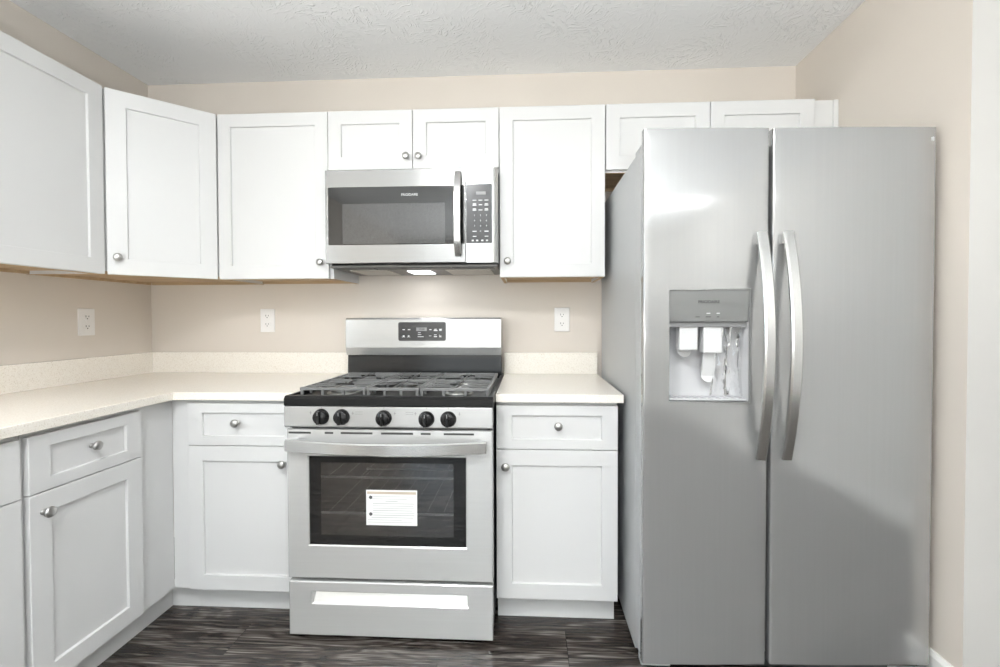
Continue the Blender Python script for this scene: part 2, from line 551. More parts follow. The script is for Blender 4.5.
# unseen window added beside the camera to let in daylight
mb = MB()
for a, b in ((WY0, WY0 + .05), (WY1 - .05, WY1)): mb.box(XL - .09, XL - .03, a, b, WZA, WZB)
for a, b in ((WZA, WZA + .05), (WZB - .05, WZB), ((WZA + WZB) / 2 - .02, (WZA + WZB) / 2 + .02)): mb.box(XL - .09, XL - .03, WY0 + .05, WY1 - .05, a, b)
w1 = struct(mb.build('added_window', TRIM))
for a, b in ((WZA + .05, (WZA + WZB) / 2 - .02), ((WZA + WZB) / 2 + .02, WZB - .05)):
    struct(MB().box(XL - .065, XL - .058, WY0 + .05, WY1 - .05, a, b).build('pane', WINGLASS, w1))
struct(MB().box(XL - .03, XL + .03, WY0 - .04, WY1 + .04, WZA - .025, WZA).build('added_window_sill', TRIM, w1))
mb = MB().box(XR, XS + T, YR, 0.0, 0.0, H)
for f in mb.bm.faces:
    if abs(f.calc_center_median().y - YR) < 1e-4: f.material_index = 1      # greyer colour on the face towards the room beyond
struct(mb.build('wall_right', [WALL, WALL_G]))
struct(MB().box(XS, XS + T, YF - T, YR, 0.0, H).build('wall_side', WALL_B))
DX0, DX1, DZ = -0.95, 0.95, 2.08
mb = MB()
mb.box(XL, DX0, YF - T, YF, 0, H).box(DX1, XS, YF - T, YF, 0, H).box(DX0, DX1, YF - T, YF, DZ, H)
struct(mb.build('wall_front', WALL_B))
# unseen sliding glass door added behind the camera to bring in daylight
mb = MB()
for a, b in ((DX0, DX0 + .06), (-.035, .035), (DX1 - .06, DX1)): mb.box(a, b, YF - .09, YF - .02, 0, DZ)
mb.box(DX0, DX1, YF - .09, YF - .02, DZ - .06, DZ).box(DX0, DX1, YF - .09, YF - .02, 0, .06)
d1 = struct(mb.build('added_glass_door', TRIM))
for a, b in ((DX0 + .06, -.035), (.035, DX1 - .06)):
    struct(MB().box(a, b, YF - .06, YF - .052, .06, DZ - .06).build('pane', DOORGLASS, d1))
def base_prof(n0, s):   # profile of a baseboard, n0 = wall plane, s = direction into the room
    return [(n0, 0), (n0 + s * .013, 0), (n0 + s * .013, .075), (n0 + s * .007, .09), (n0, .09)]
struct(MB().prism(base_prof(XR, -1), 'y', YR - .013, -.001).build('baseboard_right', TRIM))
struct(MB().prism([(YR, 0), (YR - .013, 0), (YR - .013, .075), (YR - .007, .09), (YR, .09)], 'x', XR + .0005, XS).build('baseboard_return', TRIM))
struct(MB().prism(base_prof(XS, -1), 'y', YF, YR - .014).build('baseboard_side', TRIM))
mb = MB()
for a, b in ((XL, DX0 - .002), (DX1 + .002, XS - .014)):
    mb.prism([(YF, 0), (YF + .013, 0), (YF + .013, .075), (YF + .007, .09), (YF, .09)], 'x', a, b)
struct(mb.build('baseboard_front', TRIM))

# ------------------------------------------------------------------ ceiling lamps
def dome(x, y, r, mat, label):
    t = thing('ceiling_lamp', label, 'ceiling lamp', (x, y, H - .02))
    MB().lathe([(r, -.0005), (r * 1.10, -.0005), (r * 1.10, -.010), (r * 1.06, -.016), (r, -.016), (r, -.0005)], (x, y, H), (0, 0, 1), 40).build('rim', TRIM, t)
    MB().lathe([(r * .985, -.001), (r * .985, -.010), (r * .8, -.0125), (.0001, -.014)], (x, y, H), (0, 0, 1), 40).build('diffuser', mat, t)
    return t
dome(.25, -2.4, .15, LAMP_K, 'flat white disc lamp on the kitchen ceiling, the one nearer the left wall')
dome(1.25, -2.7, .105, LAMP_K, 'added unseen flat white disc lamp on the kitchen ceiling, the one nearer the refrigerator')  # extra lamp added to brighten the left-hand cabinets
dome(2.75, -4.3, .13, LAMP_L, 'flat white disc lamp on the ceiling of the room behind the camera')

# added stand and bowl, unseen, carrying the upward fill light set at the top
ux, uy = flo.location.x, flo.location.y
t = thing('added_light_stand', 'added low white fill-light stand with an open bowl, unseen behind the camera', 'floor lamp', (ux, uy, 0))
MB().lathe([(.15, 0), (.15, .012), (.03, .024), (.014, .03)], (ux, uy, .0005), (0, 0, 1), 32).build('base', TRIM, t)
MB().lathe([(.013, .03), (.013, .90)], (ux, uy, 0), (0, 0, 1), 16).build('pole', TRIM, t)
MB().lathe([(.013, .90), (.10, .915), (.18, .955), (.205, .992), (.199, .992), (.175, .960), (.098, .922), (.0001, .912)], (ux, uy, 0), (0, 0, 1), 36).build('stand_bowl', TRIM, t)

# ------------------------------------------------------------------ cabinets
def shaker(name, parent, o, u, n, w, z0, z1, st=.060, rail=None, rec=.009, th=.019):
    """Shaker front. o: lower-left point of the FRONT plane at z=0, u: direction to the right, n: outward normal."""
    o, u, n = Vector(o), Vector(u).normalized(), Vector(n).normalized()
    rail = rail or st
    mb = MB(); bm = mb.bm
    def P(a, z, d): return o + u * a + Vector((0, 0, z)) + n * d
    b = .0016
    def ring(i0, z0_, w_, z1_, d): return [P(i0, z0_, d), P(w_, z0_, d), P(w_, z1_, d), P(i0, z1_, d)]
    rings = [ring(0, z0, w, z1, -th), ring(0, z0, w, z1, -b), ring(b, z0 + b, w - b, z1 - b, 0),
             ring(st - .0012, z0 + rail - .0012, w - st + .0012, z1 - rail + .0012, 0),
             ring(st, z0 + rail, w - st, z1 - rail, -.0012),
             ring(st + .0012, z0 + rail + .0012, w - st - .0012, z1 - rail - .0012, -rec)]
    vs = [[bm.verts.new(p) for p in r] for r in rings]
    bm.faces.new(vs[0][::-1])
    for a, c in zip(vs, vs[1:]):
        for k in range(4): bm.faces.new((a[k], a[(k+1) % 4], c[(k+1) % 4], c[k]))
    bm.faces.new(vs[-1])
    mb.recalc()
    return mb.build(name, WHITE, parent)

def knob(parent, p, n):
    pr = [(.0085, 0), (.0085, .002), (.0062, .004), (.0055, .012), (.0075, .015), (.0150, .0185), (.0160, .022),
          (.0150, .0255), (.0105, .0285), (.0001, .0298)]
    return MB().lathe(pr, p, n, 24).build('knob', NICKEL, parent)

UZ0, UZ1, UD = 1.3725, 2.1312, .3241     # wall cabinets: bottom, top, front of the doors
BZ = .872                                 # underside of the worktop
CARC = .305                               # carcass depth

def wall_body(t, x0, x1, z0, z1):
    """Carcass of a back-wall cabinet: white sides, raw recessed underside, hanging rail."""
    mb = MB()
    y0, y1 = -CARC, -.001
    mb.box(x0, x0 + .016, y0, y1, z0 + .002, z1, .0006).box(x1 - .016, x1, y0, y1, z0 + .002, z1, .0006)
    mb.box(x0 + .016, x1 - .016, y0, y0 + .018, z0 + .002, z1).box(x0 + .016, x1 - .016, y0, y1, z1 - .016, z1)
    b = mb.build('body', WHITE, t)
    mb = MB()
    mb.box(x0 + .0165, x1 - .0165, y0 + .0185, y1, z0 + .016, z0 + .030)
    mb.box(x0 + .0165, x1 - .0165, y1 - .016, y1, z0 + .003, z0 + .016)
    mb.box(x0 + .001, x0 + .015, y0 + .002, y1, z0, z0 + .002).box(x1 - .015, x1 - .001, y0 + .002, y1, z0, z0 + .002)
    mb.box(x0 + .016, x1 - .016, y0 + .001, y0 + .017, z0, z0 + .002)
    mb.build('underside', WOOD, t)['label'] = 'raw tan wood underside'
    return b

G = .0015
# -- wall cabinet between the corner and the microwave
A = (XL + UD, -.5892); B = (XL + .6091, -UD)      # ends of the diagonal door
x0, x1 = B[0] + .002, -.0227
t = thing('wall_cabinet', 'white single-door wall cabinet hanging between the corner cabinet and the microwave', 'cabinet', ((x0 + x1) / 2, -.16, UZ0))
wall_body(t, x0 + .004, x1 + .016, UZ0, UZ1)
d = shaker('door', t, (x0, -UD, 0), (1, 0, 0), (0, -1, 0), x1 - x0 - .001, UZ0 + .002, UZ1)
knob(d, (-.056, -UD, 1.447), (0, -1, 0))
# -- short cabinet over the microwave
x0, x1, zb = -.0215, .7565, 1.8645
t = thing('wall_cabinet', 'short white two-door wall cabinet directly above the microwave', 'cabinet', ((x0 + x1) / 2, -.16, zb))
wall_body(t, x0 + .017, x1 - .001, zb - .021, UZ1)
xm = (x0 + x1) / 2
d = shaker('door', t, (x0, -UD, 0), (1, 0, 0), (0, -1, 0), xm - x0 - G, zb, UZ1); knob(d, (.341, -UD, 1.918), (0, -1, 0))
d = shaker('door', t, (xm + G, -UD, 0), (1, 0, 0), (0, -1, 0), x1 - xm - G, zb, UZ1); knob(d, (.398, -UD, 1.916), (0, -1, 0))
# -- cabinet right of the microwave
x0, x1 = .7595, 1.2261
t = thing('wall_cabinet', 'white single-door wall cabinet hanging between the microwave and the refrigerator', 'cabinet', ((x0 + x1) / 2, -.16, UZ0))
wall_body(t, x0 + .002, x1, UZ0, UZ1)
d = shaker('door', t, (x0, -UD, 0), (1, 0, 0), (0, -1, 0), x1 - x0, UZ0 + .002, UZ1); knob(d, (.795, -UD, 1.445), (0, -1, 0))
# -- short cabinet over the refrigerator, with its filler against the right wall
x0, x1, zb = 1.2300, 2.1194, 1.8345
t = thing('wall_cabinet', 'short white two-door wall cabinet behind and above the refrigerator', 'cabinet', ((x0 + x1) / 2, -.16, zb))
wall_body(t, x0, x1 + .001, zb, UZ1)
d = shaker('door', t, (x0, -UD, 0), (1, 0, 0), (0, -1, 0), 1.6797 - x0 - G, zb + .010, UZ1)
d = shaker('door', t, (1.6797 + G, -UD, 0), (1, 0, 0), (0, -1, 0), x1 - 1.6797 - G, zb + .010, UZ1)
mb = MB().box(x1 + .002, XR - .022, -.313, -.294, zb, UZ1 - .003, .0008).box(XR - .022, XR - .001, -.318, -.294, zb, UZ1 - .003, .0008)
mb.build('filler_strip', WHITE, t)
# -- diagonal corner cabinet
t = thing('corner_wall_cabinet', 'white diagonal wall cabinet set across the corner of the left and back walls', 'cabinet', (XL + .25, -.25, UZ0))
ax, ay = XL + .305, -.5892 + .004
bx, by = B[0] - .003, -.305
inset = .0
du = Vector((B[0] - A[0], B[1] - A[1], 0)); wlen = du.length; du.normalize()
dn = Vector((du.y, -du.x, 0))
pa = Vector((A[0], A[1], 0)) - dn * .0195; pb = Vector((B[0], B[1], 0)) - dn * .0195
poly = [(XL + .001, -.001), (B[0] + .003, -.001), (B[0] + .003, -.303), (pb.x + .0, pb.y), (pa.x, pa.y), (XL + .303, A[1] - .003), (XL + .001, A[1] - .003)]
MB().prism(poly, 'z', UZ0 + .016, UZ1).build('body', WHITE, t)
mb = MB()
mb.prism([(p[0] * .985 + (XL + .2) * .015, p[1] * .985 - .2 * .015) for p in poly], 'z', UZ0 + .0135, UZ0 + .0158)
mb.box(XL + .001, XL + .017, -.575, -.018, UZ0 + .001, UZ0 + .0135).box(XL + .018, XL + .60, -.017, -.001, UZ0 + .001, UZ0 + .0135)
mb.build('underside', WOOD, t)['label'] = 'raw tan wood underside'
d = shaker('door', t, (A[0], A[1], 0) + Vector((0, 0, 0)) if False else Vector((A[0], A[1], 0)) + du * .003, du, dn, wlen - .006, UZ0 + .002, UZ1, st=.066)
knob(d, Vector((A[0], A[1], 1.445)) + du * .036, dn)
# -- cabinet on the left wall
t = thing('wall_cabinet', 'white wall cabinet on the left wall, cut off by the left edge', 'cabinet', (XL + .16, -1.05, UZ0))
mb = MB()
ya, yb = -1.512, -.5935
X0, X1 = XL + .001, XL + CARC
mb.box(X0, X1, ya, ya + .016, UZ0 + .002, UZ1, .0006).box(X0, X1, yb - .016, yb, UZ0 + .002, UZ1, .0006)
mb.box(X1 - .018, X1, ya + .016, yb - .016, UZ0 + .002, UZ1).box(X0, X1, ya + .016, yb - .016, UZ1 - .016, UZ1)
mb.build('body', WHITE, t)
mb = MB()
mb.box(X0, X1 - .0185, ya + .0165, yb - .0165, UZ0 + .016, UZ0 + .030).box(X0, X0 + .016, ya + .0165, yb - .0165, UZ0 + .003, UZ0 + .016)
mb.box(X0, X1 - .002, ya + .001, ya + .015, UZ0, UZ0 + .002).box(X0, X1 - .002, yb - .015, yb - .001, UZ0, UZ0 + .002)
mb.box(X1 - .017, X1 - .001, ya + .016, yb - .016, UZ0, UZ0 + .002).box(X0 + .016, X1 - .019, -1.06, -1.045, UZ0, UZ0 + .016)
mb.build('underside', WOOD, t)['label'] = 'raw tan wood underside'
d = shaker('door', t, (XL + UD, -1.051, 0), (0, 1, 0), (1, 0, 0), 1.051 - .5945, UZ0 + .002, UZ1)
d = shaker('door', t, (XL + UD, -1.512, 0), (0, 1, 0), (1, 0, 0), 1.512 - 1.054, UZ0 + .002, UZ1)

# -- base cabinets on the back wall
BD = .629; BC = .609; TK = .560
DZ0, DZ1, WZ0, WZ1 = .112, .6875, .6905, .857
def base_back(label, x0, x1, bx0, bx1, kd, kw, fill=None):
    t = thing('base_cabinet', label, 'cabinet', ((bx0 + bx1) / 2, -.3, 0))
    mb = MB()
    mb.box(bx0, bx1, -BC, -.02, .104, BZ - .001, .0008)
    mb.build('body', WHITE, t)
    MB().box(bx0 + .001 - (.051 if bx0 < 0 else 0), bx1 - .001, -TK, -TK + .016, 0, .1035).build('toe_kick', WHITE, t)
    d = shaker('drawer', t, (x0, -BD, 0), (1, 0, 0), (0, -1, 0), x1 - x0, WZ0, WZ1, rail=.038)
    knob(d, kw, (0, -1, 0))
    d = shaker('door', t, (x0, -BD, 0), (1, 0, 0), (0, -1, 0), x1 - x0, DZ0, DZ1)
    knob(d, kd, (0, -1, 0))
    return t
base_back('white base cabinet between the inside corner and the range', -.4635, -.0065, -.5427, -.005,
          (-.072, -BD, .624), (-.2580, -BD, .783))
base_back('white base cabinet between the range and the refrigerator', .7633, 1.2236, .7625, 1.2236,
          (.799, -BD, .627), (.999, -BD, .783))
# -- base cabinets on the left wall
FX, FC, FT = XL + BD, XL + BC, XL + TK
def base_left(label, y0, y1, by0, by1, kd, kw):
    t = thing('base_cabinet', label, 'cabinet', (XL + .3, (by0 + by1) / 2, 0))
    MB().box(XL + .02, FC, by0, by1, .104, BZ - .001, .0008).build('body', WHITE, t)
    MB().box(FT - .016, FT, by0 + .001, by1 - .001 + (.05 if by1 > -.7 else 0), 0, .1035).build('toe_kick', WHITE, t)
    d = shaker('drawer', t, (FX, y0, 0), (0, 1, 0), (1, 0, 0), y1 - y0, WZ0, WZ1, rail=.038)
    if kw: knob(d, kw, (1, 0, 0))
    d = shaker('door', t, (FX, y0, 0), (0, 1, 0), (1, 0, 0), y1 - y0, DZ0, DZ1)
    if kd: knob(d, kd, (1, 0, 0))
    return t
base_left('white base cabinet on the left wall beside the blank corner panel', -1.1475, -.7758, -1.153, -.6092,
          (FX, -1.112, .632), (FX, -.964, .783))
base_left('white base cabinet cut off at the left edge of the photo', -1.700, -1.167, -1.72, -1.154, (FX, -1.66, .632), (FX, -1.43, .783))

# ------------------------------------------------------------------ worktops
CT, CD = .9031, .6439
t = thing('countertop', 'cream quartz L-shaped countertop along the left wall up to the range', 'countertop', (XL + .4, -.4, BZ))
poly = [(XL + .001, -.001), (-.0055, -.001), (-.0055, -CD), (XL + CD, -CD), (XL + CD, -1.74), (XL + .001, -1.74)]
MB().prism(poly, 'z', BZ, CT, .002).build('slab', QUARTZ, t)
MB().box(XL + .022, -.0055, -.021, -.001, CT + .0002, 1.0131, .0012).build('backsplash', QUARTZ, t)
MB().box(XL + .001, XL + .0215, -1.74, -.001, CT + .0002, 1.0131, .0012).build('backsplash', QUARTZ, t)
t = thing('countertop', 'short cream quartz countertop between the range and the refrigerator', 'countertop', (1.0, -.32, BZ))
MB().box(.7622, 1.2420, -CD, -.001, BZ, CT, .002).build('slab', QUARTZ, t)
MB().box(.7622, 1.2400, -.021, -.001, CT + .0002, 1.0131, .0012).build('backsplash', QUARTZ, t)

# ------------------------------------------------------------------ outlets
def outlet(label, c, u, n):
    u, n, c = Vector(u), Vector(n), Vector(c)
    t = thing('wall_outlet', label, 'outlet', c - Vector((0, 0, .063)))
    def orient(mb):
        M = Matrix((u, -n, Vector((0, 0, 1)))).transposed().to_4x4(); M.translation = c
        bmesh.ops.transform(mb.bm, matrix=M, verts=mb.bm.verts[:]); mb.recalc(); return mb
    mb = MB().box(-.039, .039, -.006, -.0005, -.062, .062, .0025)
    orient(mb).build('plate', PLATE, t)
    for s in (1, -1):
        mb = MB()
        pts = [(.0165 * max(-.86, min(.86, math.cos(a))) / .86, .0145 * math.sin(a) + s * .0225) for a in [2 * PI * k / 28 for k in range(28)]]
        mb.prism(pts, 'y', -.0085, -.006)
        mb.mi = 1
        mb.box(-.0080, -.0058, -.0090, -.0084, s * .0225 - .001, s * .0225 + .008)
        mb.box(.0058, .0080, -.0090, -.0084, s * .0225 - .000, s * .0225 + .007)
        mb.lathe([(.0026, 0), (.0026, .0006)], (0, -.0084, s * .0225 - .007), (0, -1, 0), 10)
        orient(mb).build('receptacle', [PLATE, SLOTM], t)
    mb = MB().lathe([(.003, 0), (.003, .0012), (.0001, .002)], (0, -.006, 0), (0, -1, 0), 12)
    orient(mb).build('screw', PLATE, t)
outlet('white duplex outlet on the left wall under the wall cabinet', (XL, -.365, 1.178), (0, 1, 0), (1, 0, 0))
outlet('white duplex outlet on the back wall left of the range', (-.503, 0, 1.182), (1, 0, 0), (0, -1, 0))
outlet('white duplex outlet on the back wall between range and refrigerator', (1.061, 0, 1.183), (1, 0, 0), (0, -1, 0))

# ------------------------------------------------------------------ gas range
def bowed(x0, x1, y_end, bow, z, n=20):
    return [(x0 + (x1 - x0) * k / n, y_end - bow * (1 - (2 * k / n - 1) ** 2), z) for k in range(n + 1)]
R = thing('gas_range', 'stainless steel gas range with black cooktop standing between the base cabinets', 'range', (.378, -.38, 0))
mb = MB()
mb.box(.003, .022, -.690, -.035, .03, .865, .002).box(.735, .754, -.690, -.035, .03, .865, .002)
mb.box(.022, .735, -.060, -.035, .03, .865).box(.022, .735, -.690, -.060, .03, .060).box(.022, .735, -.690, -.060, .800, .865)
mb.box(.022, .735, -.690, -.600, .225, .235)
mb.build('body', BLACKM, R)
for x in (.05, .70):
    for y in (-.64, -.10):
        MB().lathe([(.018, 0), (.018, .012), (.009, .014), (.009, .031)], (x, y, 0), (0, 0, 1), 14).build('leg', BLACKM, R)
# storage drawer with a scooped pull
DF = -.733
mb = MB()
zx = [(.0, .757), ]
x0, x1, z0, z1 = -.001, .757, .0195, .2205
hx0, hx1, hz0, hz1 = .088, .664, .140, .182
b = .003
bm = mb.bm
def rect(x0, x1, z0, z1, y): return [bm.verts.new((x, y, z)) for x, z in ((x0, z0), (x1, z0), (x1, z1), (x0, z1))]
rs = [rect(x0, x1, z0, z1, DF + .028), rect(x0, x1, z0, z1, DF + b), rect(x0 + b, x1 - b, z0 + b, z1 - b, DF),
      rect(hx0 - .004, hx1 + .004, hz0 - .004, hz1 + .004, DF), rect(hx0, hx1, hz0, hz1, DF + .004)]
sc = [bm.verts.new(p) for p in ((hx0 + .004, DF + .006, hz0 + .002), (hx1 - .004, DF + .006, hz0 + .002), (hx1 - .004, DF + .026, hz1 - .003), (hx0 + .004, DF + .026, hz1 - .003))]
bm.faces.new(rs[0])
for a, c in list(zip(rs, rs[1:])) + [(rs[-1], sc)]:
    for k in range(4): bm.faces.new((a[k], a[(k + 1) % 4], c[(k + 1) % 4], c[k]))
bm.faces.new(sc)
mb.recalc()
dr = mb.build('drawer', STEEL_D, R)
# oven door: steel frame round the glass
x0, x1, z0, z1 = -.003, .757, .2335, .786
gx0, gx1, gz0, gz1 = .078, .660, .357, .685
mb = MB(); bm = mb.bm
rs = [rect(x0, x1, z0, z1, DF + .040), rect(x0, x1, z0, z1, DF + b), rect(x0 + b, x1 - b, z0 + b, z1 - b, DF),
      rect(gx0 - .004, gx1 + .004, gz0 - .004, gz1 + .004, DF), rect(gx0, gx1, gz0, gz1, DF + .0035), rect(gx0, gx1, gz0, gz1, DF + .040)]
for a, c in zip(rs, rs[1:] + rs[:1]):
    for k in range(4): bm.faces.new((a[k], a[(k + 1) % 4], c[(k + 1) % 4], c[k]))
mb.mi = 1
for a, c in ((.004, .088), (.140, .172), (.200, .318), (.350, .468), (.496, .532), (.580, .690)):
    mb.box(a, c, DF - .0005, DF + .002, .7685, .7755)
for a, c in ((.043, .112), (.628, .700)):
    mb.box(a, c, DF - .0005, DF + .002, .6995, .7065)
mb.recalc()
od = mb.build('oven_door', [STEEL_D, DARKGAP], R)
wx0, wx1, wz0, wz1 = .120, .614, .392, .662
mb = MB(); bm = mb.bm
rs = [rect(gx0 + .001, gx1 - .001, gz0 + .001, gz1 - .001, DF + .004), rect(wx0, wx1, wz0, wz1, DF + .004), rect(wx0, wx1, wz0, wz1, DF + .009), rect(gx0 + .001, gx1 - .001, gz0 + .001, gz1 - .001, DF + .009)]
for a, c in zip(rs, rs[1:] + rs[:1]):
    for k in range(4): bm.faces.new((a[k], a[(k + 1) % 4], c[(k + 1) % 4], c[k]))
mb.recalc()
mb.build('window_border', GLASSB, od)
MB().box(wx0, wx1, DF + .0045, DF + .0085, wz0, wz1).build('window_pane', OVENGLASS, od)
pts = bowed(.010, .736, DF - .030, .046, .733)
mb = MB().sweep(pts, .044, .015, (0, 0, 1))
for x in (.026, .720):
    mb.box(x - .014, x + .014, DF - .030, DF - .0005, .720, .750, .003)
mb.build('handle', STEEL_B, od)
# warning sheet on the glass
lx0, lx1, lz0, lz1 = .2915, .4805, .4335, .5635
mb = MB().box(lx0, lx1, DF + .0030, DF + .0040, lz0, lz1)
mb.mi = 1; mb.box(lx0 + .004, lx1 - .004, DF + .0028, DF + .0032, lz1 - .015, lz1 - .006)
mb.mi = 2
for k, (f0, f1, wd) in enumerate(((.13, .93, 1), (.13, .80, 1), (.38, .62, 1.6), (.13, .95, 1.3), (.13, .92, 1), (.13, .95, 1), (.13, .90, 1.3), (.13, .95, 1), (.13, .95, 1.4), (.10, .92, 1.3), (.03, .70, 1), (.03, .90, 1))):
    z = lz1 - .025 - k * .0086
    mb.box(lx0 + (lx1 - lx0) * f0, lx0 + (lx1 - lx0) * f1, DF + .0028, DF + .0032, z, z + .0018 * wd)
mb.mi = 3
for z in (.536, .4745):
    mb.lathe([(.0075, 0), (.0075, .0003)], (lx0 + .017, DF + .0031, z), (0, -1, 0), 5)
mb.build('warning_sheet', [PAPER, ORANGE, INKG, DARKP], od)['label'] = 'white printed warning sheet on the oven glass'
# oven cavity and racks behind the pane
mb = MB()
ix0, ix1, iz0, iz1, iy = .085, .655, .30, .75, -.12
mb.box(ix0, ix1, iy, iy + .01, iz0, iz1).box(ix0 - .01, ix0, -.685, iy, iz0, iz1).box(ix1, ix1 + .01, -.685, iy, iz0, iz1)
mb.box(ix0, ix1, -.685, iy, iz0 - .01, iz0).box(ix0, ix1, -.685, iy, iz1, iz1 + .01)
mb.build('oven_cavity', CAVITY, R)
for z in (.584, .446):
    mb = MB()
    for y in (-.66, -.16): mb.tube([(ix0 + .002, y, z), (ix1 - .002, y, z)], .0048, 8)
    for k in range(9):
        x = ix0 + .03 + k * (ix1 - ix0 - .06) / 8
        mb.tube([(x, -.66, z), (x, -.16, z)], .0007, 6)
    mb.build('oven_rack', CHROME, R)
# control panel
PF = -.749
mb = MB().prism([(PF + .006, .795), (PF, .800), (PF, .8715), (PF + .06, .8715), (PF + .06, .795)], 'x', -.004, .757, .0015)
mb.mi = 1
for x, s in ((.136, -1), (.212, 1), (.366, 1), (.521, -1), (.600, 1)):
    zc = .835
    mb.box(x - .001, x + .001, PF - .0004, PF + .0002, zc + .031, zc + .036)
    xx = x + s * .040
    mb.box(xx - .004, xx + .004, PF - .0004, PF + .0002, zc + .013, zc + .0145).box(xx - .0007, xx + .0007, PF - .0004, PF + .0002, zc + .008, zc + .020)
    if x in (.212, .521):
        xx = x + s * .062
        mb.box(xx - .014, xx + .014, PF - .0004, PF + .0002, zc + .018, zc + .019).box(xx - .014, xx + .014, PF - .0004, PF + .0002, zc + .010, zc + .011)
mb.build('control_panel', [STEEL_H, DARKP], R)
MB().box(.01, .747, PF + .03, PF + .045, .780, .800).build('panel_gap', DARKGAP, R)  # dark strip standing in for the shade under the panel
for x, z in ((.136, .8355), (.212, .8350), (.366, .8325), (.521, .8300), (.600, .8300)):
    mb = MB().lathe([(.029, 0), (.029, .003), (.0265, .006), (.0245, .020), (.0215, .0225), (.0001, .0228)], (x, PF, z), (0, -1, 0), 28)
    mb.box(x - .0062, x + .0062, PF - .034, PF - .020, z - .0235, z + .0235, .003)
    kn = mb.build('burner_knob', BLACK, R)
    MB().box(x - .0012, x + .0012, PF - .0346, PF - .0339, z + .010, z + .0215).build('pointer_mark', GREYD, kn)
# cooktop
mb = MB()
CX0, CX1 = -.003, .7605
mb.prism([(-.030, .868), (-.745, .872), (-.7515, .877), (-.7515, .900), (-.742, .9095), (-.722, .9095), (-.700, .893), (-.105, .893), (-.085, .906), (-.030, .906)], 'x', CX0 + .012, CX1 - .012)
for a, c in ((CX0, CX0 + .012), (CX1 - .012, CX1)):
    mb.prism([(-.030, .868), (-.745, .872), (-.7515, .877), (-.7515, .900), (-.742, .9095), (-.030, .9075)], 'x', a, c)
mb.build('cooktop', TOPBLACK, R)
burners = [(.145, -.56, .050, 1), (.145, -.29, .040, 1), (.372, -.42, .034, 1.9), (.610, -.56, .043, 1), (.610, -.29, .036, 1)]
for x, y, r, el in burners:
    mb = MB().lathe([(r * 1.35, 0), (r * 1.30, .004), (r, .006), (r, .014), (r * .9, .0155)], (x, y, .8932), (0, 0, 1), 28, sx=el if el > 1 else 1, sy=1)
    bu = mb.build('burner', ALU, R)
    MB().lathe([(r * .92, 0), (r * .92, .005), (r * .80, .008), (.0001, .0085)], (x, y, .9088), (0, 0, 1), 28, sx=el if el > 1 else 1, sy=1).build('burner_cap', IRON, bu)
# cast iron grates
GZ, GH, GW = .9235, .011, .012
def grate(x0, x1, cs):
    y0, y1 = -.672, -.195
    mb = MB()
    w = GW
    mb.bar((x0, y0 + w/2, GZ), (x1, y0 + w/2, GZ), w, GH).bar((x0, y1 - w/2, GZ), (x1, y1 - w/2, GZ), w, GH)
    mb.bar((x0 + w/2 - .0004, y0 + .0012, GZ - .0006), (x0 + w/2 - .0004, y1 - .0012, GZ - .0006), w, GH).bar((x1 - w/2 + .0004, y0 + .0012, GZ - .0006), (x1 - w/2 + .0004, y1 - .0012, GZ - .0006), w, GH)
    ym = (y0 + y1) / 2
    mb.bar((x0, ym, GZ), (x1, ym, GZ), w * .9, GH)
    for cx, cy, gap in cs:
        ya, yb = (y0, y1) if len(cs) == 1 else ((y0, ym) if cy < ym else (ym, y1))
        h = .0072
        for dy in (-.058, 0, .058) if len(cs) > 1 else (-.16, -.08, 0, .08, .16):
            g = math.sqrt(max(0.0, (gap * 1.35) ** 2 - dy * dy)) if abs(dy) < gap * 1.35 else gap * .55
            mb.bar((x0 + w * .6, cy + dy, GZ + .0032), (cx - g, cy + dy * .72, GZ + .0032), h, .0052, .001)
            mb.bar((x1 - w * .6, cy + dy, GZ + .0032), (cx + g, cy + dy * .72, GZ + .0032), h, .0052, .001)
        mb.bar((cx, ya + w * .5, GZ + .0032), (cx, cy - gap, GZ + .0032), h, .0052, .001)
        mb.bar((cx, yb - w * .5, GZ + .0032), (cx, cy + gap, GZ + .0032), h, .0052, .001)
    n = 3
    for k in range(n + 1):
        x = x0 + w * .6 + (x1 - x0 - 1.2 * w) * k / n
        for y in (y0 + w / 2, y1 - w / 2):
            mb.box(x - w * .42, x + w * .42, y - w * .4, y + w * .4, .8935, GZ, .0012)
    for k in range(1, 6):
        y = y0 + (y1 - y0) * k / 6
        for x in (x0 + w / 2, x1 - w / 2):
            mb.box(x - w * .4, x + w * .4, y - w * .42, y + w * .42, .8935, GZ, .0012)
    return mb.build('grate', IRON, R)
grate(.016, .2715, [(.145, -.56, .030), (.145, -.29, .026)])
grate(.2745, .4745, [(.372, -.42, .034)])
grate(.4775, .741, [(.610, -.56, .028), (.610, -.29, .024)])
# back guard
BX0, BX1 = -.0235, .7535
mb = MB().prism([(-.028, .9078), (-.114, .9078), (-.108, .995), (-.108, 1.007), (-.028, 1.007)], 'x', BX0 - .001, BX1 - .0005, .001)
bgp = mb.build('rear_guard', BLACK, R)
mb = MB().prism([(-.028, 1.0405), (-.096, 1.0405), (-.096, 1.0085), (-.119, 1.0085), (-.1325, 1.046), (-.1315, 1.185), (-.124, 1.1935), (-.028, 1.1945)], 'x', BX0 - .003, BX1, .0012)
bk = mb.build('back_panel', STEEL_H, R)
dx0, dx1, dz0, dz1 = .2415, .4795, 1.0795, 1.1725
def rounded(x0, x1, z0, z1, r, n=5):
    out = []
    for cx, cz, a0 in ((x1 - r, z1 - r, 0), (x0 + r, z1 - r, 90), (x0 + r, z0 + r, 180), (x1 - r, z0 + r, 270)):
        for k in range(n + 1):
            a = math.radians(a0 + 90 * k / n)
            out.append((cx + r * math.cos(a), cz + r * math.sin(a)))
    return out
YD = -.1335
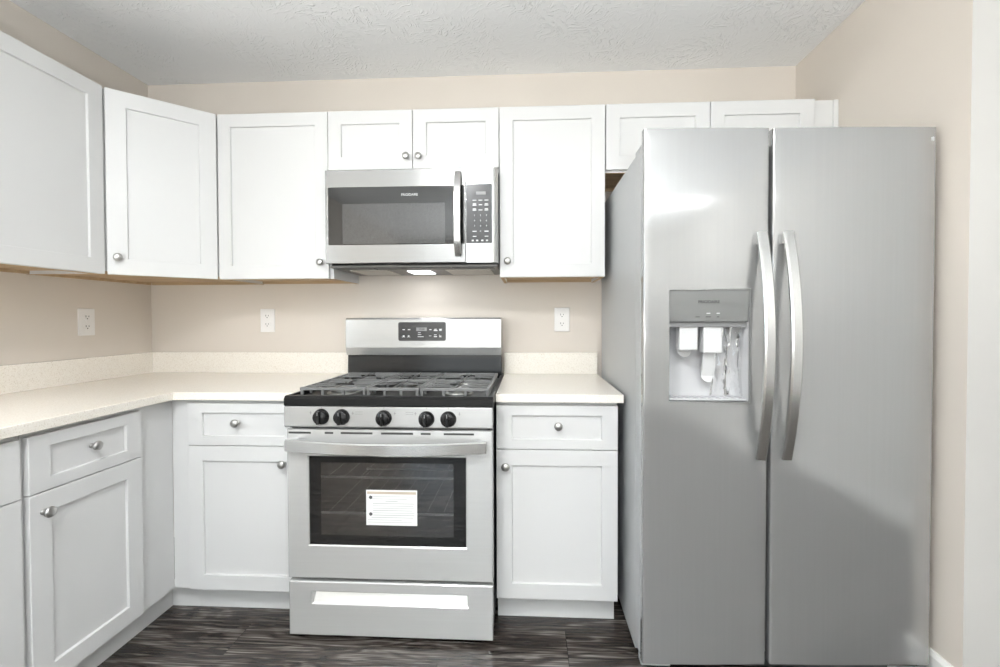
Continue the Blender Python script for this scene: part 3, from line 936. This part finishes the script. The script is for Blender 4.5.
mb = MB().prism(rounded(dx0, dx1, dz0, dz1, .009), 'y', YD, YD + .0035)
mb.mi = 1
def uv(u, v): return dx0 + (u - 65) / 860 * (dx1 - dx0), dz1 - (v - 80) / 330 * (dz1 - dz0)
def rc(u, v, w, h):
    a, c = uv(u - w / 2, v + h / 2); e, f = uv(u + w / 2, v - h / 2)
    mb.box(a, e, YD - .0004, YD + .0002, c, f)
def bg(u, v, w, h, k=0):
    rc(u, v, w, h)
for u, v, w, h in ((165, 212, 44, 14), (262, 212, 44, 14), (160, 342, 60, 6), (163, 325, 30, 26), (255, 342, 60, 6), (253, 325, 28, 26),
                   (448, 265, 46, 9), (452, 298, 62, 9), (470, 337, 108, 13), (648, 212, 40, 14), (742, 228, 68, 16), (740, 206, 44, 12),
                   (830, 216, 46, 34), (643, 322, 44, 10), (738, 303, 50, 10), (738, 335, 56, 17), (826, 332, 40, 28), (812, 308, 10, 12)):
    rc(u, v, w, h)
mb.mi = 2
rc(488, 205, 190, 62)
mb.build('display', [KEYS, MARK, GREYD], bk)
lettering('logo_lettering', '10:08', .013, (uv(470, 205)[0] + .006, YD - .0006, uv(0, 205)[1]), (1, 0, 0), (0, 0, 1), KEYS, bk)
lettering('logo_lettering', 'FRIGIDAIRE', .0085, (.348, -.1332, 1.0655), (1, 0, 0), (0, 0, 1), GREYD, bk)

# ------------------------------------------------------------------ microwave
M_ = thing('microwave', 'stainless steel over-the-range microwave mounted above the range', 'microwave', (.378, -.2, 1.40))
MZ0, MZ1 = 1.4325, 1.8405
MB().box(.000, .7555, -.345, -.002, 1.428, MZ1 + .0015, .002).build('body', BLACKM, M_)
MF = -.400
def ringframe(x0, x1, z0, z1, hx0, hx1, hz0, hz1, yb, y, bb=.003):
    mb = MB(); bm = mb.bm
    def rc_(a0, a1, c0, c1, yy): return [bm.verts.new((x, yy, z)) for x, z in ((a0, c0), (a1, c0), (a1, c1), (a0, c1))]
    rs = [rc_(x0, x1, z0, z1, yb), rc_(x0, x1, z0, z1, y + bb), rc_(x0 + bb, x1 - bb, z0 + bb, z1 - bb, y),
          rc_(hx0, hx1, hz0, hz1, y), rc_(hx0, hx1, hz0, hz1, yb)]
    for a, c in zip(rs, rs[1:] + rs[:1]):
        for k in range(4): bm.faces.new((a[k], a[(k + 1) % 4], c[(k + 1) % 4], c[k]))
    return mb.recalc()
wd = ringframe(-.003, .6165, MZ0, MZ1, .011, .6155, 1.5130, 1.7645, -.346, MF).build('door', STEEL_M, M_)
mb = ringframe(.0115, .6150, 1.5135, 1.7640, .073, .528, 1.5175, 1.6930, MF + .008, MF + .001, .0005)
mb.build('window_border', GLASSB, wd)
MB().box(.0732, .5278, MF + .002, MF + .008, 1.5177, 1.6928).build('window_screen', SCREEN, wd)
lettering('logo_lettering', 'FRIGIDAIRE', .0145, (.372, MF + .0008, 1.7285), (1, 0, 0), (0, 0, 1), MARK, wd)
pts = [(.5855, MF - .008 - .034 * (1 - (2 * k / 18 - 1) ** 4), 1.464 + (1.820 - 1.464) * k / 18) for k in range(19)]
mb = MB().sweep([(.5855, MF + .004, 1.464)] + pts + [(.5855, MF + .004, 1.820)], .030, .011, (1, 0, 0))
mb.build('handle', STEEL_P, wd)
mb = MB().prism([(.6175, -.346), (.6175, MF + .002), (.6195, MF), (.7350, MF), (.7440, MF + .004), (.7555, MF + .018), (.7555, -.346)], 'z', MZ0, MZ1)
cp = mb.build('control_column', STEEL_P, M_)
kx0, kx1, kz0, kz1 = .6200, .7320, 1.5150, 1.7690
mb = MB().prism(rounded(kx0, kx1, kz0, kz1, .002, 2), 'y', MF - .0012, MF + .0004)
mb.mi = 1
def kp(u, v): return kx0 + u * (kx1 - kx0), kz1 - v * (kz1 - kz0)
def km(u, v, w, h):
    x, z = kp(u, v)
    mb.box(x - w / 2, x + w / 2, MF - .0016, MF - .0010, z - h / 2, z + h / 2)
for u in (.32, .55, .78):
    km(u, .275, .017, .0032)
for u in (.32, .78):
    km(u, .335, .014, .0035); km(u, .358, .017, .0040); km(u, .42, .014, .0035); km(u, .442, .016, .0038)
km(.55, .352, .015, .0035); km(.55, .440, .017, .0035)
for u in (.32, .78): km(u, .800, .018, .0042); km(u, .885, .016, .0028)
for u in (.25, .42, .62, .80): km(u, .955, .009, .006)
mb.mi = 2
km(.57, .155, .042, .013)
mb.build('keypad', [KEYS, MARK, GREYD], cp)
for r, row in enumerate(('123', '456', '789')):
    for c, ch in enumerate(row):
        x, z = kp((.32, .55, .78)[c], .53 + r * .09)
        lettering('key_digit', ch, .010, (x, MF - .0014, z), (1, 0, 0), (0, 0, 1), MARK, cp)
x, z = kp(.55, .80)
lettering('key_digit', '0', .010, (x, MF - .0014, z), (1, 0, 0), (0, 0, 1), MARK, cp)
# underside: grille, grease filters, cooktop lamp
mb = MB().box(.004, .7515, -.372, -.004, 1.416, 1.4275, .002)
mb.build('bottom_plate', DISP_D, M_)
mb = MB()
for a, c in ((.02, .20), (.205, .545), (.55, .735)): mb.box(a, c, -.368, -.300, 1.4135, 1.4162)
mb.build('vent_grille', BLACKM, M_)
for a, c in ((.06, .235), (.505, .715)):
    MB().box(a, c, -.285, -.05, 1.4125, 1.4162, .001).build('grease_filter', FILTER, M_)
lm = MB().box(.315, .425, -.235, -.10, 1.4125, 1.4162, .001).build('cooktop_lamp', LAMP_C, M_)
ld = bpy.data.lights.new('cooktop_light', 'AREA')
ld.shape = 'RECTANGLE'; ld.size = .12; ld.size_y = .15; ld.energy = COOK_LAMP; ld.color = (.93, .96, 1.0)
lo = bpy.data.objects.new('cooktop_light', ld); COL.objects.link(lo)
lo.location = (.375, -.185, 1.411)

# ------------------------------------------------------------------ refrigerator
FX0, FXW, FRK = 1.2581, .9379, .0443
FZ0, FZ1 = .0545, 1.8000
FYB = -.762                              # back of the doors
def fy(x): return -.8602 + FRK * (x - FX0)
Fg = thing('refrigerator', 'stainless steel side-by-side refrigerator with ice and water dispenser by the right wall', 'refrigerator', (1.73, -.42, 0))
bx0, bx1 = FX0 + .001, FX0 + FXW - .002
MB().box(bx0, bx1, -.755, -.03, .028, 1.752, .004).build('body', FR_SIDE, Fg)
mb = MB().box(bx0 + .012, bx1 - .012, -.79, -.754, .008, .0495, .002)
mb.mi = 1
for k in range(16):
    x = bx0 + .13 + k * .043
    mb.box(x, x + .038, -.7915, -.7895, .014, .044)
mb.build('base_grille', [BLACKM, DARKGAP], Fg)
for x in (bx0 + .06, bx1 - .06):
    mb = MB().box(x - .05, x + .05, -.798, -.760, .0, .026, .004)
    mb.build('foot', FR_SIDE, Fg)
    MB().lathe([(.02, 0), (.02, .029)], (x, -.10, 0), (0, 0, 1), 14).build('foot', BLACKM, Fg)
for x in (bx0 + .05, bx1 - .05):
    MB().box(x - .045, x + .045, -.82, -.72, 1.753, 1.772, .004).build('hinge_cover', FR_SIDE, Fg)

def fridge_door(name, x0, x1, hole=None):
    """Slightly crowned steel front with rounded vertical edges; grey liner behind it."""
    r = .006
    prof = []       # (x, y) along the front, left to right
    n = 5
    for k in range(n + 1):
        a = PI / 2 * k / n
        prof.append((x0 + r - r * math.cos(a), r - r * math.sin(a)))
    xs = [x0 + r + (x1 - x0 - 2 * r) * k / 24 for k in range(1, 24)]
    if hole:
        xs = sorted([x for x in xs if min(abs(x - hole[0]), abs(x - hole[1])) > .008] + [hole[0], hole[1]])
    prof += [(x, 0.0) for x in xs]
    for k in range(n + 1):
        a = PI / 2 * k / n
        prof.append((x1 - r + r * math.sin(a), r - r * math.cos(a)))
    def crown(x):
        u = (x - x0) / (x1 - x0) * 2 - 1
        return -.0035 * (1 - u * u)
    prof = [(x, fy(x) + y + crown(x)) for x, y in prof]
    pb = .026      # depth of the steel skin
    prof = [(x0, fy(x0) + pb)] + prof + [(x1, fy(x1) + pb)]
    zs = [FZ0, FZ1] if not hole else [FZ0, hole[2], hole[3], FZ1]
    mb = MB(); bm = mb.bm
    g = [[bm.verts.new((x, y, z)) for x, y in prof] for z in zs]
    for j in range(len(zs) - 1):
        for i in range(len(prof) - 1):
            xa, xb = prof[i][0], prof[i + 1][0]
            if hole and j == 1 and xa >= hole[0] - 1e-6 and xb <= hole[1] + 1e-6 and 0 < i < len(prof) - 2:
                continue
            f = bm.faces.new((g[j][i], g[j][i + 1], g[j + 1][i + 1], g[j + 1][i]))
            f.smooth = True
    if not hole:
        bm.faces.new((g[0][0], g[1][0], g[1][-1], g[0][-1]))
        bm.faces.new(g[0][::-1]); bm.faces.new(g[-1])
    else:
        ia = min(range(len(prof)), key=lambda i: abs(prof[i][0] - hole[0]))
        ib = min(range(len(prof)), key=lambda i: abs(prof[i][0] - hole[1]))
        bk = [[bm.verts.new((h, fy(h) + pb, z)) for h in hole[:2]] for z in zs]
        for j in range(3):
            bm.faces.new((g[j][0], g[j + 1][0], bk[j + 1][0], bk[j][0]))
            bm.faces.new((bk[j][1], bk[j + 1][1], g[j + 1][-1], g[j][-1]))
            if j != 1:
                bm.faces.new((bk[j][0], bk[j + 1][0], bk[j + 1][1], bk[j][1]))
        bm.faces.new((g[1][ia], g[2][ia], bk[2][0], bk[1][0])); bm.faces.new((g[1][ib], bk[1][1], bk[2][1], g[2][ib]))
        for j in (1, 2):
            bm.faces.new(g[j][ia:ib + 1] + [bk[j][1], bk[j][0]])
        bm.faces.new(g[0][::-1] + [bk[0][0], bk[0][1]]); bm.faces.new(g[3] + [bk[3][1], bk[3][0]])
        mb.recalc()
    if not hole: mb.recalc()
    d = mb.build(name, STEEL_F, Fg)
    # liner
    yf = max(fy(x0), fy(x1)) + pb + .0006
    if hole:
        mb = MB(); bm = mb.bm
        mb = ringframe(x0 + .001, x1 - .001, FZ0 + .004, 1.758, hole[0] - .012, hole[1] + .012, hole[2] - .012, hole[3] + .012, FYB + .006, fy(x0) + pb + .0006 + .019, .002)
    else:
        mb = MB().box(x0 + .001, x1 - .001, yf, FYB + .006, FZ0 + .004, 1.758, .003)
    mb.build('door_liner', FR_SIDE, d)
    return d, fy
HS0, HS1, HZ0, HZ1 = FX0 + .083, FX0 + .340, .917, 1.281
dl, _ = fridge_door('door', FX0, 1.6610, (HS0, HS1, HZ0, HZ1))
drr, _ = fridge_door('door', 1.6730, FX0 + FXW)
def fhandle(x, parent):
    n = 28
    z0, z1 = .735, 1.462
    pts = []
    for k in range(n + 1):
        u = 2 * k / n - 1
        pts.append((x, fy(x) - .014 - .052 * (1 - u * u), z0 + (z1 - z0) * k / n))
    mb = MB().sweep(pts, .034, .016, (1, 0, 0))
    for z in (z0 + .018, z1 - .018):
        mb.box(x - .014, x + .014, fy(x) - .022, fy(x) - .0022, z - .016, z + .016, .003)
    mb.build('handle', STEEL_P, parent)
fhandle(1.6325, dl)
fhandle(1.7155, drr)
# dispenser: bezel, control panel, moulded bay, paddles, tray
y0 = fy((HS0 + HS1) / 2) - .003
xc = (HS0 + HS1) / 2
mb = MB(); bm = mb.bm
# bay: rounded hollow, open to the front
n = 16
def bay(z, inset, depth):
    out = []
    for k in range(n + 1):
        a = PI * k / n
        cx = math.cos(a); sx_ = math.sin(a)
        ex = .55
        out.append(bm.verts.new((xc - (HS1 - HS0 - .004) / 2 * math.copysign(abs(cx) ** ex, cx) * (1 - inset), y0 + .004 + depth * abs(sx_) ** .6, z)))
    return out
rows = [bay(HZ0 + .003, 0, .0), bay(HZ0 + .004, 0, .082), bay(HZ0 + .05, 0, .094), bay(1.12, 0, .094), bay(1.176, 0, .080), bay(1.177, 0, .0)]
for a, c in zip(rows, rows[1:]):
    for k in range(n):
        f = bm.faces.new((a[k], a[k + 1], c[k + 1], c[k])); f.smooth = True
ds = mb.build('dispenser_bay', DISP_C, dl)
mb = MB()
cpn = MB().prism([(y0 + .001, HZ1 - .002), (y0 + .010, 1.178), (y0 + .045, 1.178), (y0 + .045, HZ1 - .002)], 'x', HS0 + .002, HS1 - .002, .001)
mb = cpn; mb.mi = 1
for s, w in ((.178, .014), (.212, .016), (.243, .007)):
    z = 1.1935
    mb.box(FX0 + s - w / 2, FX0 + s + w / 2, y0 + .0078, y0 + .0098, z - .0012, z + .0012)
mb.mi = 2
for s, w in ((.212, .012), (.243, .010)):
    mb.box(FX0 + s - w / 2, FX0 + s + w / 2, y0 + .0066, y0 + .0092, 1.2035, 1.2065)
cpo = mb.build('dispenser_panel', [DISP_P, DARKP, MARK], dl)
lettering('logo_lettering', 'FRIGIDAIRE', .0135, (FX0 + .212, y0 + .0030, 1.2420), (1, 0, 0), (0, .09, 1), DARKP, cpo)
MB().box(HS0 + .004, HS1 - .004, y0 + .012, y0 + .05, 1.160, 1.1775, .002).build('bay_lip', GREYD, cpo)
for x, z1_, wd_, ln, bl in ((xc - .058, 1.166, .060, .088, .036), (xc + .020, 1.166, .060, .172, .040)):
    mb = MB()      # housing block at the top, lever with a rounded foot below
    mb.box(x - wd_ / 2, x + wd_ / 2, y0 + .018, y0 + .060, z1_ - bl * 2.3, z1_, .005)
    pts = [(x, y0 + .044 + .020 * (k / 8) ** 2, z1_ - bl - (ln - bl) * k / 8) for k in range(9)]
    mb.sweep(pts, wd_ * .72, .007, (1, 0, 0))
    e = pts[-1]
    mb.lathe([(wd_ * .36, -.0035), (wd_ * .36, .0035)], e, (0, -1, .3), 20)
    mb.build('dispenser_paddle', PADDLE, dl)
mb = MB().box(HS0 + .006, HS1 - .006, y0 + .006, y0 + .07, HZ0 + .004, HZ0 + .010, .002)
for k in range(9):
    x = HS0 + .03 + k * .0246
    mb.box(x - .003, x + .003, y0 + .014, y0 + .062, HZ0 + .010, HZ0 + .012)
mb.build('drip_tray', DISP_C, dl)
mb = ringframe(HS0 - .003, HS1 + .003, HZ0 - .003, HZ1 + .003, HS0 + .002, HS1 - .002, HZ0 + .002, HZ1 - .002, y0 + .010, y0 - .001, .001)
mb.build('dispenser_bezel', DISP_P, dl)
# protective film hanging crumpled over the bay
mb = MB(); bm = mb.bm
nx, nz = 34, 40
from mathutils import noise
g = []
for j in range(nz + 1):
    row = []
    for i in range(nx + 1):
        u, v = i / nx, j / nz
        x = HS0 + .175 - .03 * v + u * (.070 + .035 * v); z = 1.172 - v * .240
        d = -.006 + .020 * abs(math.sin(u * 6.5 + .8 * math.sin(v * 3.1) + .5)) ** .7 + .010 * abs(noise.noise((u * 6, v * 3.5, 8.7))) + .008 * v * (1 - u)
        row.append(bm.verts.new((x, y0 + .020 + d, z)))
    g.append(row)
for j in range(nz):
    for i in range(nx):
        f = bm.faces.new((g[j][i], g[j][i + 1], g[j + 1][i + 1], g[j + 1][i]))
        f.smooth = True
mb.build('protective_film', FILM, dl)['label'] = 'crumpled clear plastic film'
